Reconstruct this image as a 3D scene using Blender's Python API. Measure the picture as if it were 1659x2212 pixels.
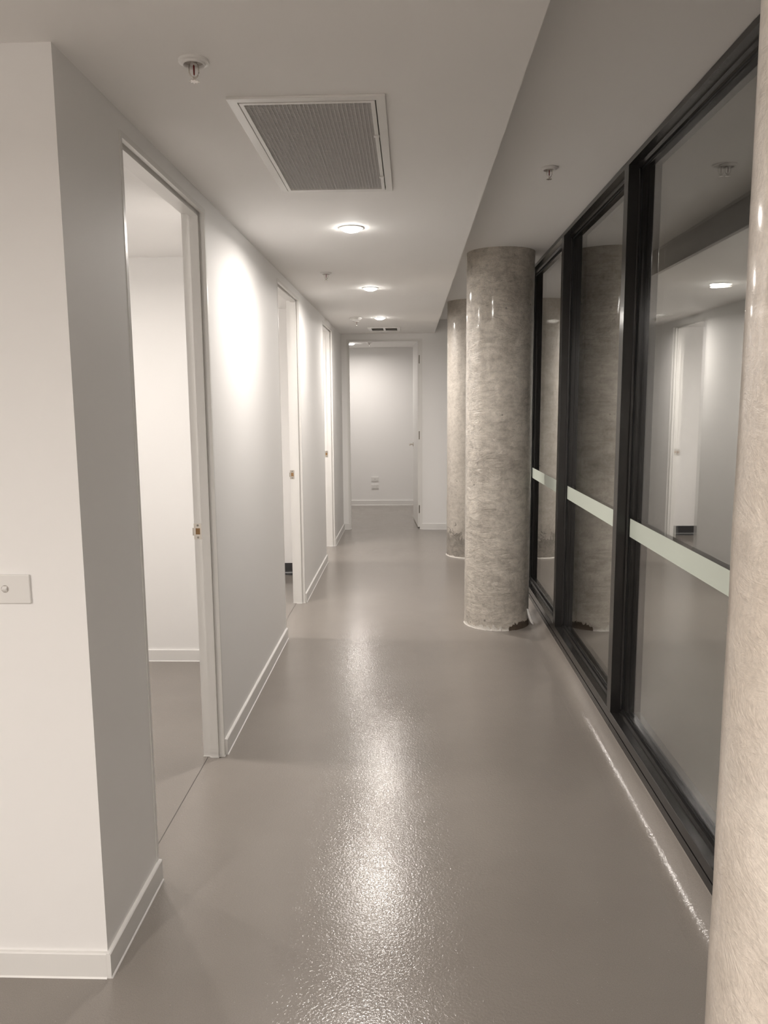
import bpy, bmesh, math, random
from mathutils import Vector, Matrix, noise

# ------------------------------------------------------------------ camera, world, exposure
S = bpy.context.scene
C = S.collection
for o in list(bpy.data.objects):
    bpy.data.objects.remove(o)

YAW, PITCH, ROLL, FPX = 0.0344354, 0.138938, 0.00751544, 1670.2
def camera():
    f = Vector((-math.sin(YAW)*math.cos(PITCH), math.cos(YAW)*math.cos(PITCH), -math.sin(PITCH)))
    r = Vector((math.cos(YAW), math.sin(YAW), 0)); d = f.cross(r)
    c, s = math.cos(ROLL), math.sin(ROLL)
    r, d = c*r + s*d, -s*r + c*d
    cam = bpy.data.cameras.new('camera'); co = bpy.data.objects.new('camera', cam); C.objects.link(co)
    u = -d; b = -f
    co.matrix_world = Matrix(((r.x, u.x, b.x, 0), (r.y, u.y, b.y, 0), (r.z, u.z, b.z, 1.55), (0, 0, 0, 1)))
    cam.sensor_fit = 'VERTICAL'; cam.sensor_height = 36; cam.sensor_width = 27
    cam.lens = FPX/2212*36; cam.clip_start = 0.02; cam.clip_end = 400
    S.camera = co
camera()

W = bpy.data.worlds.new('night'); S.world = W; W.use_nodes = True
W.node_tree.nodes['Background'].inputs[0].default_value = (0.30, 0.36, 0.5, 1)
W.node_tree.nodes['Background'].inputs[1].default_value = 0.004

S.view_settings.view_transform = 'Standard'; S.view_settings.look = 'None'
S.view_settings.gamma = 1.0; S.view_settings.use_curve_mapping = False
S.view_settings.exposure = 0.5
S.cycles.max_bounces = 8; S.cycles.diffuse_bounces = 6; S.cycles.glossy_bounces = 5
S.cycles.transmission_bounces = 8; S.cycles.transparent_max_bounces = 6
S.cycles.use_adaptive_sampling = True; S.cycles.adaptive_threshold = 0.12; S.cycles.adaptive_min_samples = 16
S.cycles.sample_clamp_indirect = 6.0
S.cycles.use_denoising = True

LAMP_COL = (1.0, 0.928, 0.866)      # warm white downlights
CORRIDOR_W, ROOM_W, HALL_W = 12.3, 12.4, 28.0
LENS_STRENGTH = 65.0

# ------------------------------------------------------------------ main dimensions (metres)
ZC, ZH = 2.388, 2.545             # corridor ceiling, raised strip by the glazing
XL, XS = -0.831, 0.297            # left wall face, edge of the lowered ceiling
XF, XG = 0.906, 0.960             # window frame face, inner glass surface
YA, YE = 1.902, 9.518             # wall facing the camera, end wall
DOORS = [(2.335, 3.233), (4.985, 5.907), (7.512, 8.364)]
DH = 2.318
WT = 0.0885                       # wall thickness
MULL = [-0.688, 0.672, 2.032, 3.392, 4.752, 6.112, 7.472, 8.832]
BACK = -4.2

# ------------------------------------------------------------------ helpers
def obj(name, bm, mat, parent=None, smooth=False, recalc=True):
    if recalc: bmesh.ops.recalc_face_normals(bm, faces=bm.faces)
    me = bpy.data.meshes.new(name); bm.to_mesh(me); bm.free()
    me.materials.append(mat)
    if smooth:
        for p in me.polygons: p.use_smooth = True
        if smooth != 'all': me.set_sharp_from_angle(angle=math.radians(35))
    o = bpy.data.objects.new(name, me); C.objects.link(o)
    if parent: o.parent = parent
    return o
def inst(name, me, parent, loc=(0, 0, 0)):
    o = bpy.data.objects.new(name, me); C.objects.link(o); o.parent = parent; o.location = loc
    return o
def empty(name, loc=(0, 0, 0), rz=0):
    o = bpy.data.objects.new(name, None); C.objects.link(o); o.location = loc; o.rotation_euler = (0, 0, rz)
    o.empty_display_size = 0.05
    return o
def tag(o, label, cat, group=None):
    o['label'] = label; o['category'] = cat
    if group: o['group'] = group
    return o
def struct(o, label=None):
    o['kind'] = 'structure'
    if label: o['label'] = label
    return o
def copy_tree(o, parent=None):
    c = o.copy(); C.objects.link(c)
    if parent: c.parent = parent
    for ch in [x for x in bpy.data.objects if x.parent is o]:
        copy_tree(ch, c)
    return c
def box(bm, x0, x1, y0, y1, z0, z1):
    v = [bm.verts.new((x, y, z)) for x in (x0, x1) for y in (y0, y1) for z in (z0, z1)]
    for f in ((0, 1, 3, 2), (4, 6, 7, 5), (0, 4, 5, 1), (2, 3, 7, 6), (0, 2, 6, 4), (1, 5, 7, 3)):
        bm.faces.new([v[i] for i in f])
    return bm
def B(*a):
    return box(bmesh.new(), *a)
def bevel(bm, w, seg=1):
    bmesh.ops.bevel(bm, geom=list(bm.edges), offset=w, segments=seg, affect='EDGES', profile=0.5)
    return bm
def prism(bm, pts, path):
    """closed 2-D profile pts mapped through path(p, 0) and path(p, 1)"""
    a = [bm.verts.new(path(p, 0)) for p in pts]; b = [bm.verts.new(path(p, 1)) for p in pts]
    n = len(pts)
    for i in range(n):
        bm.faces.new((a[i], a[(i+1) % n], b[(i+1) % n], b[i]))
    bm.faces.new(a); bm.faces.new(b[::-1])
    return bm
def lathe(bm, prof, seg=32, origin=(0, 0, 0), caps=True):
    rings = []
    for r, z in prof:
        rings.append([bm.verts.new((origin[0]+r*math.cos(2*math.pi*k/seg), origin[1]+r*math.sin(2*math.pi*k/seg), origin[2]+z)) for k in range(seg)])
    for a, b in zip(rings, rings[1:]):
        for k in range(seg):
            bm.faces.new((a[k], a[(k+1) % seg], b[(k+1) % seg], b[k]))
    if caps:
        bm.faces.new(rings[0][::-1]); bm.faces.new(rings[-1])
    return bm
def tube(bm, pts, r, seg=8):
    pts = [Vector(p) for p in pts]; rings = []
    for i, p in enumerate(pts):
        t = (pts[min(i+1, len(pts)-1)]-pts[max(i-1, 0)]).normalized()
        a = t.cross(Vector((0, 0, 1)) if abs(t.z) < 0.9 else Vector((1, 0, 0))).normalized(); b = t.cross(a)
        rings.append([bm.verts.new(p+r*(math.cos(2*math.pi*k/seg)*a+math.sin(2*math.pi*k/seg)*b)) for k in range(seg)])
    for a, b in zip(rings, rings[1:]):
        for k in range(seg):
            bm.faces.new((a[k], a[(k+1) % seg], b[(k+1) % seg], b[k]))
    bm.faces.new(rings[0][::-1]); bm.faces.new(rings[-1])
    return bm

# ------------------------------------------------------------------ materials
def mat(name, col, rough=0.5, metal=0.0, spec=0.5, **kw):
    m = bpy.data.materials.new(name); m.use_nodes = True
    p = m.node_tree.nodes['Principled BSDF']
    p.inputs['Base Color'].default_value = (*col, 1); p.inputs['Roughness'].default_value = rough
    p.inputs['Metallic'].default_value = metal; p.inputs['Specular IOR Level'].default_value = spec
    for k, v in kw.items():
        p.inputs[k.replace('_', ' ')].default_value = v
    return m
def N(m, t, **kw):
    n = m.node_tree.nodes.new(t)
    for k, v in kw.items(): setattr(n, k, v)
    return n
def L(m, a, b): m.node_tree.links.new(a, b)
def P(m): return m.node_tree.nodes['Principled BSDF']
def coords(m, scale=(1, 1, 1)):
    t = N(m, 'ShaderNodeTexCoord'); mp = N(m, 'ShaderNodeMapping'); mp.inputs['Scale'].default_value = scale
    L(m, t.outputs['Object'], mp.inputs['Vector']); return mp.outputs['Vector']
def noise_tex(m, vec, scale, detail=4, rough=0.6, dist=0.0):
    n = N(m, 'ShaderNodeTexNoise'); n.inputs['Scale'].default_value = scale; n.inputs['Detail'].default_value = detail
    n.inputs['Roughness'].default_value = rough; n.inputs['Distortion'].default_value = dist
    L(m, vec, n.inputs['Vector']); return n.outputs['Fac']
def ramp(m, fac, stops):
    r = N(m, 'ShaderNodeValToRGB'); e = r.color_ramp.elements
    while len(e) < len(stops): e.new(0.5)
    for el, (p, c) in zip(e, stops):
        el.position = p; el.color = (*c, 1) if len(c) == 3 else c
    L(m, fac, r.inputs['Fac']); return r.outputs['Color']
def bump(m, h, strength, dist, prev=None):
    b = N(m, 'ShaderNodeBump'); b.inputs['Strength'].default_value = strength; b.inputs['Distance'].default_value = dist
    L(m, h, b.inputs['Height'])
    if prev is not None: L(m, prev, b.inputs['Normal'])
    return b.outputs['Normal']
def mix(m, fac, a, b, mode='MIX'):
    n = N(m, 'ShaderNodeMix', data_type='RGBA', blend_type=mode)
    if isinstance(fac, float): n.inputs[0].default_value = fac
    else: L(m, fac, n.inputs[0])
    for s, v in ((6, a), (7, b)):
        if isinstance(v, tuple): n.inputs[s].default_value = (*v, 1)
        else: L(m, v, n.inputs[s])
    return n.outputs[2]
def math_node(m, op, a, b=None):
    n = N(m, 'ShaderNodeMath', operation=op)
    for i, v in enumerate((a, b)):
        if v is None: continue
        if isinstance(v, (int, float)): n.inputs[i].default_value = v
        else: L(m, v, n.inputs[i])
    return n.outputs[0]

def paint(name, col, rough):
    m = mat(name, col, rough, spec=0.3)
    v = coords(m)
    big = noise_tex(m, v, 1.3, 1)
    L(m, mix(m, big, tuple(c*0.985 for c in col), tuple(min(1, c*1.015) for c in col)), P(m).inputs['Base Color'])
    return m
M_wall = paint('wall_paint', (0.92, 0.912, 0.902), 0.55)
M_ceil = paint('ceiling_paint', (0.93, 0.92, 0.907), 0.75)
M_trim = mat('gloss_trim', (0.83, 0.82, 0.80), 0.3)
M_seal = mat('white_sealant', (0.9, 0.89, 0.87), 0.35)
M_plastic = mat('white_plastic', (0.82, 0.81, 0.79), 0.28)
M_plasticdot = mat('grey_plastic', (0.35, 0.34, 0.33), 0.4)
M_cup = mat('grey_enamel', (0.46, 0.43, 0.40), 0.5)
M_steel = mat('brushed_steel', (0.62, 0.58, 0.53), 0.32, 1.0)
M_hinge = mat('hinge_steel', (0.30, 0.28, 0.25), 0.35, 1.0)
M_brown = mat('latch_hollow', (0.33, 0.19, 0.08), 0.6)
M_darkskirt = mat('dark_skirting', (0.05, 0.05, 0.052), 0.3)
M_frame = mat('dark_anodised', (0.020, 0.019, 0.0185), 0.2, 0.0, 0.6)
M_gasket = mat('rubber_gasket', (0.012, 0.012, 0.012), 0.5)
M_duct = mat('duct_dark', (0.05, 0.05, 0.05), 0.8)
M_blade = mat('grille_blade', (0.72, 0.71, 0.70), 0.5)
M_slat = mat('vent_slat', (0.7, 0.69, 0.67), 0.5)
M_red = mat('sprinkler_bulb', (0.16, 0.01, 0.008), 0.1)
M_chrome = mat('sprinkler_metal', (0.7, 0.66, 0.62), 0.25, 1.0)
M_film = mat('frosted_film', (0.66, 0.72, 0.64), 0.4)
M_plaster = mat('torn_plaster', (0.72, 0.69, 0.64), 0.8)
M_bitumen = mat('brown_stain', (0.10, 0.075, 0.055), 0.35)
M_joint = mat('floor_joint', (0.10, 0.09, 0.08), 0.6)
M_glass = mat('glazing', (0.975, 0.985, 0.975), 0.0, IOR=1.52, Transmission_Weight=1.0)
M_coated = mat('coated_glazing', (0.97, 0.98, 0.97), 0.0, IOR=1.52, Transmission_Weight=1.0)
def coat_glass(m, fac):          # solar-control coating: part mirror
    out = m.node_tree.nodes['Material Output']; g = N(m, 'ShaderNodeBsdfGlossy'); g.inputs['Roughness'].default_value = 0.0
    g.inputs['Color'].default_value = (0.96, 0.95, 0.93, 1)
    mx = N(m, 'ShaderNodeMixShader'); mx.inputs[0].default_value = fac
    L(m, P(m).outputs[0], mx.inputs[1]); L(m, g.outputs[0], mx.inputs[2]); L(m, mx.outputs[0], out.inputs['Surface'])
coat_glass(M_coated, 0.75)
M_lens = mat('lamp_lens', (1, 1, 1), 0.5)
P(M_lens).inputs['Emission Color'].default_value = (1.0, 0.96, 0.9, 1); P(M_lens).inputs['Emission Strength'].default_value = LENS_STRENGTH

def floor_mat():
    m = mat('resin_floor', (0.2, 0.18, 0.16), 0.2)
    v = coords(m)
    a = noise_tex(m, v, 1.1, 4, 0.6); b = noise_tex(m, v, 420, 2)
    base = ramp(m, a, [(0.3, (0.262, 0.236, 0.212)), (0.7, (0.302, 0.275, 0.248))])
    base = mix(m, 0.22, base, ramp(m, b, [(0.35, (0.14, 0.125, 0.11)), (0.7, (0.36, 0.33, 0.30))]))
    vo = N(m, 'ShaderNodeTexVoronoi'); vo.inputs['Scale'].default_value = 55; L(m, v, vo.inputs['Vector'])
    speck = math_node(m, 'LESS_THAN', vo.outputs['Distance'], 0.035)
    pick = noise_tex(m, v, 17, 0)
    speck = math_node(m, 'MULTIPLY', speck, math_node(m, 'GREATER_THAN', pick, 0.56))
    L(m, mix(m, speck, base, (0.75, 0.72, 0.68)), P(m).inputs['Base Color'])
    L(m, ramp(m, a, [(0.3, (0.13, 0.13, 0.13)), (0.75, (0.19, 0.19, 0.19))]), P(m).inputs['Roughness'])
    h1 = noise_tex(m, v, 125, 3, 0.5, 0.5); h2 = noise_tex(m, v, 9, 2)
    n = bump(m, h2, 0.12, 0.004)
    L(m, bump(m, h1, 0.5, 0.0016, n), P(m).inputs['Normal'])
    P(m).inputs['Specular IOR Level'].default_value = 0.6
    return m
M_floor = floor_mat()

def concrete(name, light, dark, ridges, seed, patch=None, fs=28, wear=0.35):
    m = mat(name, light, 0.35)
    v = coords(m); mp = m.node_tree.nodes['Mapping']; mp.inputs['Location'].default_value = (seed*3.1, seed*1.7, 0)
    vz = coords(m, (1, 1, 2.3))
    big = noise_tex(m, v, 3.0, 6, 0.65, 0.4); fine = noise_tex(m, v, fs, 5, 0.7, 0.3); grain = noise_tex(m, v, 150, 3)
    rid = noise_tex(m, vz, 9, 7, 0.72, 1.2)
    col = ramp(m, big, [(0.32, dark), (0.54, light), (0.72, tuple(min(1, c*1.15) for c in light))])
    col = mix(m, wear, col, ramp(m, fine, [(0.34, tuple(c*0.6 for c in dark)), (0.58, light)]), 'MIX')
    col = mix(m, min(1.0, ridges), col, ramp(m, rid, [(0.36, (0.66, 0.65, 0.63)), (0.5, (1, 1, 1)), (0.66, (1.12, 1.11, 1.1))]), 'MULTIPLY')
    col = mix(m, 0.45, col, ramp(m, grain, [(0.3, (0.74, 0.74, 0.74)), (0.7, (1.15, 1.15, 1.15))]), 'MULTIPLY')
    # blow holes
    vo = N(m, 'ShaderNodeTexVoronoi'); vo.inputs['Scale'].default_value = 10; L(m, v, vo.inputs['Vector'])
    pick = noise_tex(m, v, 6.3, 0)
    hole = math_node(m, 'MULTIPLY', math_node(m, 'LESS_THAN', vo.outputs['Distance'], 0.075), math_node(m, 'GREATER_THAN', pick, 0.55))
    col = mix(m, math_node(m, 'MULTIPLY', hole, 0.7), col, tuple(c*0.45 for c in dark))
    # rough band of horizontal pour ridges, calmer towards the top
    n = bump(m, rid, min(1.0, ridges*1.5), 0.022)
    n = bump(m, fine, 0.5, 0.009, n)
    n = bump(m, hole, -0.5, 0.004, n)
    if patch:
        t = N(m, 'ShaderNodeTexCoord'); sp = N(m, 'ShaderNodeSeparateXYZ'); L(m, t.outputs['Object'], sp.inputs[0])
        w = noise_tex(m, v, 14, 6, 0.75, 1.5)
        zz = math_node(m, 'ADD', sp.outputs['Z'], math_node(m, 'MULTIPLY', math_node(m, 'SUBTRACT', w, 0.5), 0.9))
        mask = ramp(m, zz, [(patch*0.75, (1, 1, 1)), (patch, (0, 0, 0))])
        col = mix(m, math_node(m, 'MULTIPLY', mask, 0.6), col, ramp(m, w, [(0.35, (0.13, 0.11, 0.09)), (0.62, (0.55, 0.50, 0.43))]))
        n = bump(m, math_node(m, 'MULTIPLY', w, mask), 0.9, 0.03, n)
    L(m, col, P(m).inputs['Base Color']); L(m, n, P(m).inputs['Normal'])
    P(m).inputs['Coat Weight'].default_value = 0.55; P(m).inputs['Coat Roughness'].default_value = 0.1
    return m
M_conc_near = concrete('concrete_cream', (0.90, 0.82, 0.73), (0.74, 0.655, 0.565), 0.22, 1, fs=13, wear=0.22)
M_conc_mid = concrete('concrete_grey', (0.80, 0.745, 0.665), (0.50, 0.455, 0.40), 0.55, 2)
M_conc_far = concrete('concrete_pale', (0.62, 0.575, 0.515), (0.48, 0.44, 0.39), 0.12, 3, patch=0.24)

# ------------------------------------------------------------------ floor, ceiling, walls
fl = struct(obj('floor', B(-4.2, 1.05, BACK, 12.0, -0.08, 0), M_floor), 'glossy grey-brown resin floor running down the corridor')
for (a, b) in DOORS:
    inst_j = obj('joint', B(-0.904, -0.901, a, b, 0, 0.0006), M_joint, fl)

GX0, GX1, GY0, GY1 = -0.487, -0.083, 2.262, 3.182      # hole for the return-air grille
bm = bmesh.new()
for a in ((-4.2, GX0, BACK, 12.0), (GX1, XS, BACK, 12.0), (GX0, GX1, BACK, GY0), (GX0, GX1, GY1, 12.0)):
    box(bm, *a, ZC, ZH+0.02)
bmesh.ops.remove_doubles(bm, verts=bm.verts, dist=1e-5)
struct(obj('ceiling', bm, M_ceil), 'lowered off-white ceiling with square edge along the corridor')
struct(obj('ceiling', B(XS-0.02, 1.05, BACK, 12.0, ZH, ZH+0.1), M_ceil), 'raised ceiling strip beside the glazing')

bm = bmesh.new()
ys = [YA] + [y for d in DOORS for y in (d[0]-0.018, d[1]+0.018)] + [YE]
for i in range(0, len(ys), 2):
    box(bm, XL-WT, XL, ys[i], ys[i+1], 0, ZC)
for a, b in DOORS:
    box(bm, XL-WT, XL, a-0.018, b+0.018, DH+0.018, ZC)
struct(obj('wall_left', bm, M_wall), 'left corridor wall with three doorways')
struct(obj('wall_front', B(-4.2, XL-WT, YA, YA+0.09, 0, ZC), M_wall), 'wall facing the viewer with the light switch')
bm = bmesh.new()
E0, E1 = -0.75, 0.131
EH = 2.308
box(bm, XL-WT, E0-0.018, YE, YE+WT, 0, ZC); box(bm, E1+0.018, 1.05, YE, YE+WT, 0, ZH); box(bm, E0-0.018, E1+0.018, YE, YE+WT, EH+0.018, ZC)
struct(obj('wall_end', bm, M_wall), 'end wall with an open doorway')
struct(obj('wall_far', B(-4.2, 1.05, 11.865, 12.0, 0, ZC), M_wall), 'white back wall of the room beyond the end doorway')
for i, (y0, y1) in enumerate(((4.525, 4.625), (6.96, 7.06), (9.09, 9.19))):
    struct(obj('wall_partition', B(-3.7, XL-WT, y0, y1, 0, ZC), M_wall), ('white partition wall seen through the first doorway', 'white partition wall seen through the second doorway', 'white partition wall inside the third room')[i])
struct(obj('wall_outer', B(-3.8, -3.7, YA+0.09, 11.865, 0, ZC), M_wall))
struct(obj('wall_hall', B(-4.3, -4.2, BACK, YA, 0, ZC), M_wall))
struct(obj('wall_back', B(-4.2, 1.05, BACK-0.1, BACK, 0, ZH), M_wall))
bm = B(XF, 1.05, BACK, MULL[0], 0, ZH); box(bm, 0.95, 1.05, YE+WT, 11.865, 0, ZC)
struct(obj('wall_right', bm, M_wall))

# ------------------------------------------------------------------ skirting boards
def skirting(name, p0, p1, nrm, h=0.073, t=0.012, m=M_trim, cove=False):
    p0, p1, nrm = Vector((*p0, 0)), Vector((*p1, 0)), Vector((*nrm, 0))
    def path(p, k): return (p0 if k == 0 else p1) + nrm*p[0] + Vector((0, 0, p[1]))
    if cove:
        pts = [(0, 0), (0.04, 0)] + [(0.04-0.034*math.sin(a), 0.034-0.034*math.cos(a)) for a in (0.3, 0.6, 0.9, 1.2, 1.57)] + [(0.006, h), (0, h)]
    else:
        pts = [(0, 0), (t, 0), (t, h-0.003), (t-0.003, h), (0, h)]
    o = struct(obj(name, prism(bmesh.new(), pts, path), m))
    if not cove:
        obj('sealant_bead', prism(bmesh.new(), [(t-0.001, 0.0002), (t+0.0035, 0.0002), (t+0.001, 0.0035), (t-0.001, 0.0045)], path), M_seal, o)
    return o
for a, b in ((YA-0.012, DOORS[0][0]-0.0), (DOORS[0][1]+0.018, DOORS[1][0]), (DOORS[1][1]+0.018, DOORS[2][0]), (DOORS[2][1]+0.018, YE)):
    skirting('baseboard_left', (XL, a), (XL, b), (1, 0))
skirting('baseboard_front', (-4.2, YA), (XL-0.0002, YA), (0, -1))
skirting('baseboard_end', (XL, YE), (E0-0.004, YE), (0, -1))
skirting('baseboard_end', (E1+0.0155, YE), (XF, YE), (0, -1))
skirting('baseboard_far', (-3.7, 11.865), (0.95, 11.865), (0, -1))
skirting('baseboard_partition', (-3.7, 4.525), (XL-WT, 4.525), (0, -1))
skirting('baseboard_partition', (-3.7, 6.96), (XL-WT, 6.96), (0, -1), h=0.105, m=M_darkskirt, cove=True)
skirting('baseboard_partition', (-3.7, 9.09), (XL-WT, 9.09), (0, -1), h=0.105, m=M_darkskirt, cove=True)
# floor finish coved up to the window frame
pts = [(0.797, 0.0), (0.800, 0.0003)]
for k in range(1, 13):
    a = k/12*math.pi/2*0.95
    pts.append((0.800+0.103*math.sin(a), 0.076*(1-math.cos(a))))
pts += [(0.905, 0.079), (0.95, 0.079), (0.95, -0.02), (0.797, -0.02)]
bm = bmesh.new()
NY = 90; rows = []
for j in range(NY+1):
    y = MULL[0] + (YE-MULL[0])*j/NY
    rows.append([bm.verts.new((x + (0.0028*noise.noise((y*1.6, i*0.15, 3)) if 2 <= i <= 13 else 0), y, z + (0.0018*noise.noise((y*2.3, i*0.15, 8)) if 3 <= i <= 13 else 0))) for i, (x, z) in enumerate(pts)])
for a, b in zip(rows, rows[1:]):
    for i in range(len(pts)-1):
        bm.faces.new((a[i], a[i+1], b[i+1], b[i]))
cv = struct(obj('baseboard_right', bm, M_floor, smooth='all', recalc=False), 'floor resin coved up to the sill of the dark window frame')
cv.data.flip_normals()

# ------------------------------------------------------------------ door frames
PROF = [(-0.0015, -0.018), (-0.0015, 0.0), (0.014, 0.0), (0.014, -0.007), (0.022, -0.007), (0.022, 0.012), (0.058, 0.012), (0.058, 0.0), (0.0925, 0.0), (0.0925, -0.018)]
def door_frame(name, u0, u1, H, M3, label):
    root = struct(empty(name), label)
    def seg(nm, fa, fb):
        obj(nm, prism(bmesh.new(), PROF, lambda p, k: M3(*(fa(p) if k == 0 else fb(p)))), M_trim, root)
    seg('jamb', lambda p: (u0+p[1], p[0], 0.0), lambda p: (u0+p[1], p[0], H-p[1]))
    seg('jamb', lambda p: (u1-p[1], p[0], 0.0), lambda p: (u1-p[1], p[0], H-p[1]))
    seg('head', lambda p: (u0+p[1], p[0], H-p[1]), lambda p: (u1-p[1], p[0], H-p[1]))
    for u, s in ((u0, 1), (u1, -1)):       # sealant line at the foot of each jamb
        obj('sealant_bead', prism(bmesh.new(), [(-0.005, -0.01), (-0.005, 0.003), (0.02, 0.003), (0.02, 0.015), (0.06, 0.015), (0.06, 0.003), (0.0925, 0.003), (0.0925, -0.01)],
            lambda p, k: M3(u+s*p[1], p[0], 0.0002 if k == 0 else 0.0045)), M_seal, root)
    return root
def striker(root, u, M3):
    # plate on the rebate face, facing back toward the opening (-u)
    def bx(w0, w1, d0, d1, z0, z1):
        bm = bmesh.new()
        v = [bm.verts.new(M3(u-d, w, z)) for w in (w0, w1) for d in (d0, d1) for z in (z0, z1)]
        for f in ((0, 1, 3, 2), (4, 6, 7, 5), (0, 4, 5, 1), (2, 3, 7, 6), (0, 2, 6, 4), (1, 5, 7, 3)): bm.faces.new([v[i] for i in f])
        return bm
    bm = bx(0.061, 0.067, 0, 0.0018, 0.982, 1.050)
    for a in ((0.086, 0.0935, 0, 0.0018, 0.982, 1.050), (0.067, 0.086, 0, 0.0018, 0.982, 1.003), (0.067, 0.086, 0, 0.0018, 1.030, 1.050)):
        b2 = bx(*a); me = bpy.data.meshes.new('t'); b2.to_mesh(me); b2.free(); bm.from_mesh(me); bpy.data.meshes.remove(me)
    pl = obj('striker_plate', bm, M_steel, root); pl['label'] = 'small steel latch striker plate'
    obj('latch_hole', bx(0.067, 0.086, 0.0002, 0.0006, 1.003, 1.030), M_brown, pl)
    obj('striker_lip', prism(bmesh.new(), [(0.0935, 0.0018), (0.1005, -0.0025), (0.1005, -0.004), (0.0935, 0.0)], lambda p, k: M3(u-p[1], p[0], 0.998 if k == 0 else 1.031)), M_steel, pl)
    for z in (0.990, 1.042):
        b2 = bmesh.new(); ring = [b2.verts.new(M3(u-0.0024, 0.0765+0.0042*math.cos(t*math.pi/6), z+0.0042*math.sin(t*math.pi/6))) for t in range(12)]
        rb = [b2.verts.new(M3(u-0.0016, 0.0765+0.005*math.cos(t*math.pi/6), z+0.005*math.sin(t*math.pi/6))) for t in range(12)]
        b2.faces.new(ring); b2.faces.new(rb[::-1])
        for t in range(12): b2.faces.new((ring[t], ring[(t+1) % 12], rb[(t+1) % 12], rb[t]))
        obj('screw', b2, M_hinge, pl)
left3 = lambda u, w, z: Vector((XL-w, u, z))
end3 = lambda u, w, z: Vector((u, YE+w, z))
for i, (a, b) in enumerate(DOORS):
    r = door_frame('door_%d' % (i+1), a, b, DH, left3, ('white metal door frame nearest the viewer on the left wall', 'white metal door frame of the second doorway on the left wall', 'white metal door frame of the third doorway on the left wall')[i])
    striker(r, b, left3)
r4 = door_frame('door_4', E0, E1, EH, end3, 'white door frame and open leaf in the end wall')
# open leaf of the end door (into the far room)
lw, lt = 0.862, 0.036
ang = math.radians(93.6)
hx, hy = E1-0.001, YE+0.099
def leafp(s, t, z):      # s along leaf from the hinge, t thickness toward -x
    d = Vector((math.cos(ang), math.sin(ang), 0)); n = Vector((-math.sin(ang), math.cos(ang), 0))
    return Vector((hx, hy, z)) + d*s + n*t
def leafbox(s0, s1, t0, t1, z0, z1, bm=None):
    bm = bm or bmesh.new()
    v = [bm.verts.new(leafp(s, t, z)) for s in (s0, s1) for t in (t0, t1) for z in (z0, z1)]
    for f in ((0, 1, 3, 2), (4, 6, 7, 5), (0, 4, 5, 1), (2, 3, 7, 6), (0, 2, 6, 4), (1, 5, 7, 3)): bm.faces.new([v[i] for i in f])
    return bm
leaf = obj('door_leaf', leafbox(0, lw, 0, lt, 0.014, EH-0.004), M_trim, r4)
for z in (0.24, 1.162, 2.086):
    obj('hinge', leafbox(-0.0025, 0.0, 0.003, 0.024, z-0.05, z+0.05), M_hinge, leaf)
bm = bmesh.new(); tube(bm, [leafp(lw-0.06, lt, 1.01), leafp(lw-0.06, lt+0.008, 1.01)], 0.026, 20)
h = obj('handle_rose', bm, M_steel, leaf, smooth=True)
obj('lever_handle', tube(bmesh.new(), [leafp(lw-0.06, lt+0.005, 1.01), leafp(lw-0.06, lt+0.042, 1.01), leafp(lw-0.066, lt+0.052, 1.01), leafp(lw-0.08, lt+0.055, 1.01), leafp(lw-0.18, lt+0.055, 1.008)], 0.0095, 10), M_steel, leaf, smooth=True)

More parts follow.
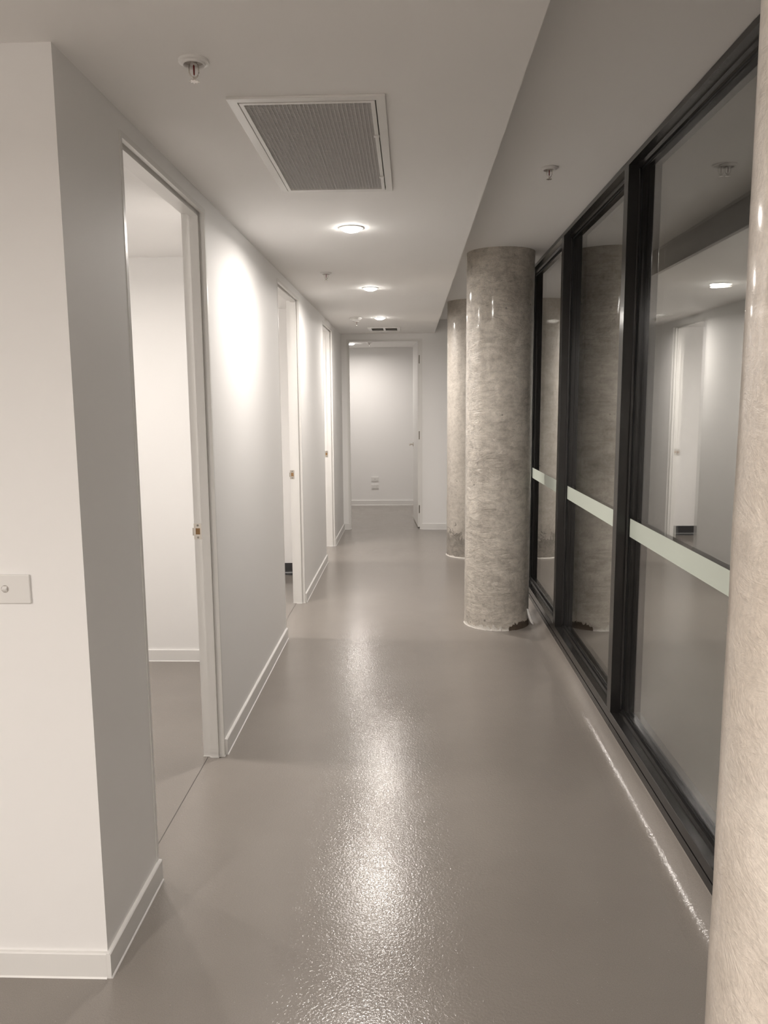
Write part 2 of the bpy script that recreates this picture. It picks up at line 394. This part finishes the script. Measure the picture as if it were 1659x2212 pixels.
# ------------------------------------------------------------------ window wall
BAYS = [(a, b) for a, b in zip(MULL, MULL[1:]+[YE-0.06])]
SILL, HEAD = 0.152, 2.52
def yprism(bm, pts, y0, y1):
    return prism(bm, pts, lambda p, k: (p[0], y0 if k == 0 else y1, p[1]))
BL = ['window bay behind the viewer', 'window bay beside the near column', 'wide window bay just beyond the near column', 'window bay with the largest clear pane in view',
      'window bay reflecting the grey column', 'narrow-looking window bay behind the grey column', 'window bay beyond the grey column', 'last window bay by the end wall']
MW = 0.064
for i, (y0, y1) in enumerate(BAYS):
    w = struct(empty('window_%d' % (i+1), (0, 0, 0)), BL[i])
    g0, g1 = y0+MW, y1                         # clear opening between mullions
    obj('mullion', bevel(B(XF, 1.01, y0, y0+MW, SILL-0.002, HEAD+0.002), 0.0015), M_frame, w)
    sl = obj('sill', yprism(bmesh.new(), [(XF, 0.112), (XF, SILL-0.0015), (XF+0.0015, SILL), (1.01, SILL), (1.01, 0.08), (XF+0.01, 0.08), (XF+0.01, 0.112)], y0, y1), M_frame, w)
    obj('subsill', yprism(bmesh.new(), [(XF-0.002, 0.076), (XF-0.002, 0.108), (XF+0.009, 0.108), (XF+0.009, 0.076)], y0+0.003, y1), M_frame, w)
    obj('head', yprism(bmesh.new(), [(XF, HEAD), (XF, ZH-0.004), (XF+0.006, ZH-0.004), (XF+0.006, ZH), (1.01, ZH), (1.01, HEAD)], y0, y1), M_frame, w)
    # glazing beads
    obj('bead', yprism(bmesh.new(), [(0.943, SILL), (0.947, SILL+0.014), (0.957, SILL+0.017), (0.957, SILL)], g0, g1), M_frame, w)
    obj('bead', yprism(bmesh.new(), [(0.943, HEAD), (0.947, HEAD-0.014), (0.957, HEAD-0.017), (0.957, HEAD)], g0, g1), M_frame, w)
    for (a, b) in ((g0, g0+0.015), (g1-0.015, g1)):
        obj('bead', bevel(B(0.946, 0.957, a, b, SILL+0.016, HEAD-0.016), 0.002), M_frame, w)
    gb = bmesh.new()
    box(gb, 0.9565, 0.9602, g0, g1, SILL+0.001, SILL+0.021); box(gb, 0.9565, 0.9602, g0, g1, HEAD-0.021, HEAD-0.001)
    box(gb, 0.9565, 0.9602, g0, g0+0.018, SILL+0.021, HEAD-0.021); box(gb, 0.9565, 0.9602, g1-0.018, g1, SILL+0.021, HEAD-0.021)
    obj('gasket', gb, M_gasket, w)
    obj('glass_pane', B(XG, XG+0.006, g0+0.002, g1-0.002, SILL+0.003, HEAD-0.003), M_glass, w)
    obj('glass_pane', B(XG+0.019, XG+0.025, g0+0.002, g1-0.002, SILL+0.003, HEAD-0.003), M_coated, w)
    obj('frosted_strip', B(XG-0.0008, XG-0.0002, g0+0.018, g1-0.018, 0.966, 1.046), M_film, w)['label'] = 'pale green frosted safety strip across the glass'
obj_end = struct(obj('trim_1', B(XF, 1.01, YE-0.06, YE-0.001, 0.08, ZH), M_frame), 'dark end post of the window wall')

# ------------------------------------------------------------------ concrete columns
def column(name, x, y, r, m, label, seed, rag):
    root = tag(empty(name, (x, y, 0)), label, 'column')
    bm = bmesh.new(); seg, nz = 72, 110
    rings = []
    for j in range(nz+1):
        z = ZH*j/nz
        ring = []
        for k in range(seg):
            a = 2*math.pi*k/seg
            p = Vector((math.cos(a)*r*6, math.sin(a)*r*6, z*9+seed*7))
            d = 0.0012*noise.noise(p) + 0.0016*noise.noise(Vector((math.cos(a)*1.2, math.sin(a)*1.2, z*2.2+seed)))
            if rag: d += 0.0010*noise.noise(Vector((math.cos(a)*2, math.sin(a)*2, z*34+seed)))
            ring.append(bm.verts.new(((r+d)*math.cos(a), (r+d)*math.sin(a), z)))
        rings.append(ring)
    for a, b in zip(rings, rings[1:]):
        for k in range(seg): bm.faces.new((a[k], a[(k+1) % seg], b[(k+1) % seg], b[k]))
    obj('shaft', bm, m, root, smooth='all')
    return root
def ragged(root, r, a0, a1, hmin, hmax, m, seed, name, out=0.004):
    bm = bmesh.new(); n = 60; v = []
    for k in range(n+1):
        a = math.radians(a0+(a1-a0)*k/n); e = min(1, 6*k/n, 6*(n-k)/n)
        q = 0.5+0.5*noise.noise((k*0.33, seed, 1.3)) + 0.35*noise.noise((k*0.9, seed, 5.3))
        h = (hmin+(hmax-hmin)*max(0, min(1, q))**1.8)*(0.25+0.75*e)
        ro = r+out*(0.5+0.8*abs(noise.noise((k*0.5, seed, 9)))); rt = r+0.0025
        c, s = math.cos(a), math.sin(a)
        v.append([bm.verts.new((R_*c, R_*s, z)) for R_, z in ((r-0.004, 0.0002), (ro+0.004, 0.0002), (ro, h*0.45), (rt, h), (r-0.004, h))])
    for a, b in zip(v, v[1:]):
        for i in range(5): bm.faces.new((a[i], a[(i+1) % 5], b[(i+1) % 5], b[i]))
    bm.faces.new(v[0]); bm.faces.new(v[-1][::-1])
    return obj(name, bm, m, root)
c0 = column('concrete_column', 0.61, 0.88, 0.2265, M_conc_near, 'cream sealed concrete column at the right edge, nearest the viewer', 1, False)
c1 = column('concrete_column', 0.61, 5.393, 0.2265, M_conc_mid, 'tall grey mottled concrete column standing close to the windows', 2, True)
ragged(c1, 0.2265, -182, -62, 0.008, 0.05, M_plaster, 2.2, 'plaster_edge')['label'] = 'torn white plaster edge at the column foot'
ragged(c1, 0.2265, -76, -10, 0.03, 0.065, M_bitumen, 4.7, 'brown_residue', 0.003)
# loose curl of sealant between the column foot and the coved floor edge
bm = bmesh.new(); rows = []
for k in range(9):
    t = k/8; a = math.radians(-28+8*t)
    wv = 0.012+0.010*math.sin(t*3.1)
    x = 0.2275*math.cos(a)+0.030*t*t; y = 0.2275*math.sin(a)-0.03*t; z = 0.115*(1-t)**1.3+0.012
    rows.append([bm.verts.new(p) for p in ((x, y, z), (x+wv, y-0.004, z-0.004), (x+wv, y-0.0025, z-0.006), (x, y+0.002, z-0.002))])
for a, b in zip(rows, rows[1:]):
    for i in range(4): bm.faces.new((a[i], a[(i+1) % 4], b[(i+1) % 4], b[i]))
bm.faces.new(rows[0]); bm.faces.new(rows[-1][::-1])
obj('sealant_curl', bm, M_seal, c1, smooth='all')['label'] = 'loose white curl of sealant'
c2 = column('concrete_column', 0.60, 7.90, 0.2265, M_conc_far, 'pale concrete column half hidden behind the grey one', 3, False)
ragged(c2, 0.2265, -200, 20, 0.006, 0.02, M_plaster, 7.2, 'plaster_edge', 0.006)

# ------------------------------------------------------------------ downlights
def downlight(loc, watts, label, group, col=LAMP_COL):
    root = tag(empty('downlight', loc), label, 'downlight', group)
    obj('trim_ring', lathe(bmesh.new(), [(0.047, -0.0005), (0.047, -0.006), (0.051, -0.006), (0.060, -0.003), (0.061, -0.0005)], 40), M_plastic, root, smooth=True)
    bm = bmesh.new()
    lathe(bm, [(0.048*math.cos(a), -0.0035-0.0185*math.sin(a)) for a in (0, 0.35, 0.7, 1.05, 1.35, 1.52)], 40)
    obj('lens', bm, M_lens, root, smooth=True)
    d = bpy.data.lights.new('lamp', 'AREA'); d.shape = 'DISK'; d.size = 0.088; d.energy = watts; d.color = col; d.spread = math.radians(172)
    lo = bpy.data.objects.new('lamp', d); C.objects.link(lo); lo.parent = root; lo.location = (0, 0, -0.0235)
    return root
G1 = 'round downlights in the corridor ceiling'
downlight((-0.28, 3.856, ZC), CORRIDOR_W, 'largest lit round downlight, just beyond the ceiling grille', G1)
downlight((-0.287, 5.804, ZC), CORRIDOR_W, 'middle one of the three lit downlights along the corridor ceiling', G1)
downlight((-0.294, 7.763, ZC), CORRIDOR_W, 'farthest of the three lit corridor downlights, above the small double vent', G1)
downlight((-0.823, 10.99, ZC), ROOM_W, 'lit downlight in the far room, at the top left of the end doorway', 'downlights in the far room')
for i, (x, y) in enumerate(((-1.46, 3.32), (-2.37, 3.32), (-1.55, 5.03), (-2.45, 5.03), (-1.55, 7.55), (-2.45, 7.55))):
    downlight((x, y, ZC), ROOM_W*0.66, 'downlight %s inside the room behind the %s doorway on the left' % (('near the door', 'deeper in')[i % 2], ('first', 'second', 'third')[i//2]), 'downlights in the side rooms')
for x, y, wh in ((-0.42, -0.75, 'closest to the windows'), (-1.9, -0.8, 'closest to the light switch wall'), (-1.2, -2.9, 'farthest back')):
    downlight((x, y, ZC), HALL_W, 'downlight in the open area behind the viewer, ' + wh, 'downlights behind the viewer')

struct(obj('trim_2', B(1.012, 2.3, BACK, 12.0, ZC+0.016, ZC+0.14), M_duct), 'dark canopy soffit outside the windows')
xl_ = downlight((1.49, 8.30, ZC+0.016), 0.4, 'lit downlight seen through the glass just right of the grey column', 'downlights outside the windows')
xl_.scale = (1.5, 1.5, 1.2)

# ------------------------------------------------------------------ sprinklers
def sprinkler():
    root = empty('sprinkler')
    obj('rosette', lathe(bmesh.new(), [(0.023, -0.0005), (0.0235, -0.0095), (0.0255, -0.0115), (0.0285, -0.0105), (0.030, -0.007), (0.0365, -0.0055), (0.037, -0.0045), (0.037, 0.0)], 40), M_plastic, root, smooth=True)
    obj('cup', lathe(bmesh.new(), [(0.0232, -0.0035), (0.012, -0.0025), (0.0095, -0.0025), (0.0085, -0.009), (0.004, -0.0095)], 32), M_cup, root, smooth=True)
    fr = bmesh.new()
    for s in (-1, 1):
        tube(fr, [(s*0.010, 0, -0.008), (s*0.0115, 0, -0.016), (s*0.0115, 0, -0.027), (s*0.009, 0, -0.034), (s*0.004, 0, -0.040), (0, 0, -0.0415)], 0.0016, 8)
    tube(fr, [(0, 0, -0.037), (0, 0, -0.047)], 0.0032, 10)
    obj('yoke', fr, M_chrome, root, smooth=True)
    obj('bulb', lathe(bmesh.new(), [(0.0012, -0.010), (0.0021, -0.013), (0.0021, -0.030), (0.0012, -0.034)], 12), M_red, root, smooth=True)
    d = bmesh.new(); n = 16; top = []; bot = []
    for k in range(n*2):
        r = 0.0125 if (k//2) % 2 == 0 else 0.0085
        a = 2*math.pi*k/(n*2)
        top.append(d.verts.new((r*math.cos(a), r*math.sin(a), -0.047))); bot.append(d.verts.new((r*math.cos(a), r*math.sin(a), -0.0482)))
    d.faces.new(top); d.faces.new(bot[::-1])
    for k in range(n*2): d.faces.new((top[k], top[(k+1) % (n*2)], bot[(k+1) % (n*2)], bot[k]))
    obj('deflector', d, M_chrome, root)
    return root
sp = sprinkler()
SPR = [((-0.529, 2.017, ZC), 'large fire sprinkler on the near ceiling, left of the grille', 0.2),
       ((-0.538, 5.12, ZC), 'fire sprinkler between the first and second corridor downlights', 0.1),
       ((-0.542, 8.037, ZC), 'small fire sprinkler beside the farthest corridor downlight', 0.3),
       ((0.598, 3.499, ZH), 'fire sprinkler on the raised ceiling strip by the windows', 0.0),
       ((-0.558, 10.861, ZC), 'tiny fire sprinkler inside the far room beyond the end doorway', 0.0)]
for i, (loc, lab, rz) in enumerate(SPR):
    o = sp if i == 0 else copy_tree(sp)
    o.location = loc; o.rotation_euler.z = rz; tag(o, lab, 'sprinkler', 'fire sprinklers on the ceilings')

# smoke detector disc
sd = tag(empty('smoke_detector', (-0.534, 7.78, ZC)), 'flat round detector disc beside the farthest corridor downlight', 'smoke detector')
obj('base_plate', lathe(bmesh.new(), [(0.062, 0), (0.062, -0.008), (0.055, -0.012)], 36), M_plastic, sd, smooth=True)
obj('cover', lathe(bmesh.new(), [(0.054, -0.011), (0.05, -0.018), (0.02, -0.02)], 36), M_plastic, sd, smooth=True)

# ------------------------------------------------------------------ return-air grille
def ring_frame(x0, x1, y0, y1, t, z0, z1):
    bm = bmesh.new()
    o = [(x0, y0), (x1, y0), (x1, y1), (x0, y1)]; n = [(x0+t[0], y0+t[1]), (x1-t[0], y0+t[1]), (x1-t[0], y1-t[1]), (x0+t[0], y1-t[1])]
    V = lambda L_, z: [bm.verts.new((*p, z)) for p in L_]
    a, b, c, d = V(o, z0), V(n, z0), V(n, z1), V(o, z1)
    for k in range(4):
        j = (k+1) % 4
        for p, q in ((a, b), (b, c), (c, d), (d, a)):
            bm.faces.new((p[k], p[j], q[j], q[k]))
    return bm
gx, gy = -0.285, 2.722
gr = tag(empty('return_air_grille', (gx, gy, ZC)), 'large white framed egg-crate air grille in the near ceiling', 'air grille')
HW, HL = 0.2195, 0.478                      # half sizes of the flange
obj('outer_frame', bevel(ring_frame(-HW, HW, -HL, HL, (0.027, 0.027), -0.007, 0.0), 0.0012), M_plastic, gr)
IW, IL = 0.1925-0.0025, 0.451-0.0025
cf = obj('core_frame', bevel(ring_frame(-IW, IW, -IL, IL, (0.0125, 0.0125), -0.0085, 0.012), 0.001), M_plastic, gr)
cw, cl = IW-0.0125, IL-0.0125
nb = 29
me_l = obj('blade', B(-0.0006, 0.0006, -cl, cl, -0.0065, 0.011), M_blade, gr)
me_l.location.x = -cw + (1)*2*cw/(nb+1)
for k in range(2, nb+1):
    inst('blade', me_l.data, gr, (-cw+k*2*cw/(nb+1), 0, 0))
nc = 69
me_c = obj('blade', B(-cw, cw, -0.0005, 0.0005, -0.0058, 0.0105), M_blade, gr)
me_c.location.y = -cl + 2*cl/(nc+1)
for k in range(2, nc+1):
    inst('blade', me_c.data, gr, (0, -cl+k*2*cl/(nc+1), 0))
for y in (-0.165, 0.275):
    obj('latch', bevel(B(IW-0.016, IW+0.002, y-0.014, y+0.002, -0.0125, -0.008), 0.001), M_plastic, gr)
db = bmesh.new()
for a in ((-0.201, -0.196, -0.459, 0.459, 0.0, 0.16), (0.196, 0.201, -0.459, 0.459, 0.0, 0.16), (-0.201, 0.201, -0.459, -0.454, 0, 0.16), (-0.201, 0.201, 0.454, 0.459, 0, 0.16), (-0.201, 0.201, -0.459, 0.459, 0.155, 0.16)):
    box(db, *a)
obj('duct_box', db, M_duct, gr)

# ------------------------------------------------------------------ double slot vent by the end wall
vt = tag(empty('ceiling_vent', (-0.286, 8.915, ZC)), 'small white double-slot vent in the ceiling before the end wall', 'vent')
obj('frame', bevel(ring_frame(-0.178, 0.178, -0.2, 0.2, (0.035, 0.05), -0.008, 0), 0.001), M_plastic, vt)
obj('divider', B(-0.012, 0.012, -0.15, 0.15, -0.008, 0), M_plastic, vt)
obj('backing', B(-0.15, 0.15, -0.155, 0.155, -0.0015, -0.0003), M_cup, vt)
for s in (-1, 1):
    for k in range(7):
        y = -0.13+k*0.043
        bm = bmesh.new()
        prism(bm, [(y-0.012, -0.0075), (y-0.0105, -0.0075), (y+0.012, -0.002), (y+0.0105, -0.002)], lambda p, q: (s*0.0125 if q == 0 else s*0.1425, p[0], p[1]))
        obj('slat', bm, M_slat, vt)

# ------------------------------------------------------------------ switch and sockets
sw = tag(empty('light_switch', (-1.028, YA, 1.0885)), 'white single light switch on the near wall at the left edge', 'switch')
bm = bevel(B(-0.058, 0.058, -0.009, 0, -0.0375, 0.0375), 0.0025, 2)
obj('plate', bm, M_plastic, sw)
obj('switch_well', tube(bmesh.new(), [(-0.006, -0.0085, 0.001), (-0.006, -0.0096, 0.001)], 0.0098, 24), M_cup, sw, smooth=True)
dl = prism(bmesh.new(), [(-0.0098, -0.0068), (-0.0165, 0.0005), (-0.0105, 0.0072), (-0.0088, 0.0072), (-0.0088, -0.0068)], lambda p, k: (-0.006-0.0062 if k == 0 else -0.006+0.0062, p[0], p[1]+0.001))
obj('rocker', bevel(dl, 0.0008), M_plastic, sw)

def wall_plate(name, label, cat, z):
    w = tag(empty(name, (-0.544, 11.865, z)), label, cat)
    obj('plate', bevel(B(-0.057, 0.057, -0.010, 0, -0.036, 0.036), 0.0025, 2), M_plastic, w)
    obj('inner_panel', bevel(B(-0.048, 0.048, -0.0125, -0.009, -0.026, 0.026), 0.001), M_trim, w)
    return w
ds = wall_plate('data_socket', 'white wall plate with one dark dot, upper of the pair', 'data socket', 0.403)
obj('port', tube(bmesh.new(), [(0, -0.012, 0.0), (0, -0.0135, 0.0)], 0.0055, 16), M_plasticdot, ds)
ps = wall_plate('power_socket', 'white double power socket, lower of the pair on the far wall', 'power socket', 0.288)
for sx in (-0.028, 0.028):
    for (ax, az, r_) in ((-0.007, 0.0, 25), (0.007, 0.0, -25), (0, -0.011, 0)):
        b2 = B(-0.0009, 0.0009, -0.0131, -0.0124, -0.004, 0.004)
        bmesh.ops.rotate(b2, verts=b2.verts, cent=(0, 0, 0), matrix=Matrix.Rotation(math.radians(r_), 3, 'Y'))
        bmesh.ops.translate(b2, verts=b2.verts, vec=(sx+ax, 0, az-0.004))
        obj('pin_slot', b2, M_plasticdot, ps)
    obj('socket_switch', bevel(B(sx*0.35-0.005, sx*0.35+0.005, -0.015, -0.0122, 0.012, 0.021), 0.0008), M_plastic, ps)
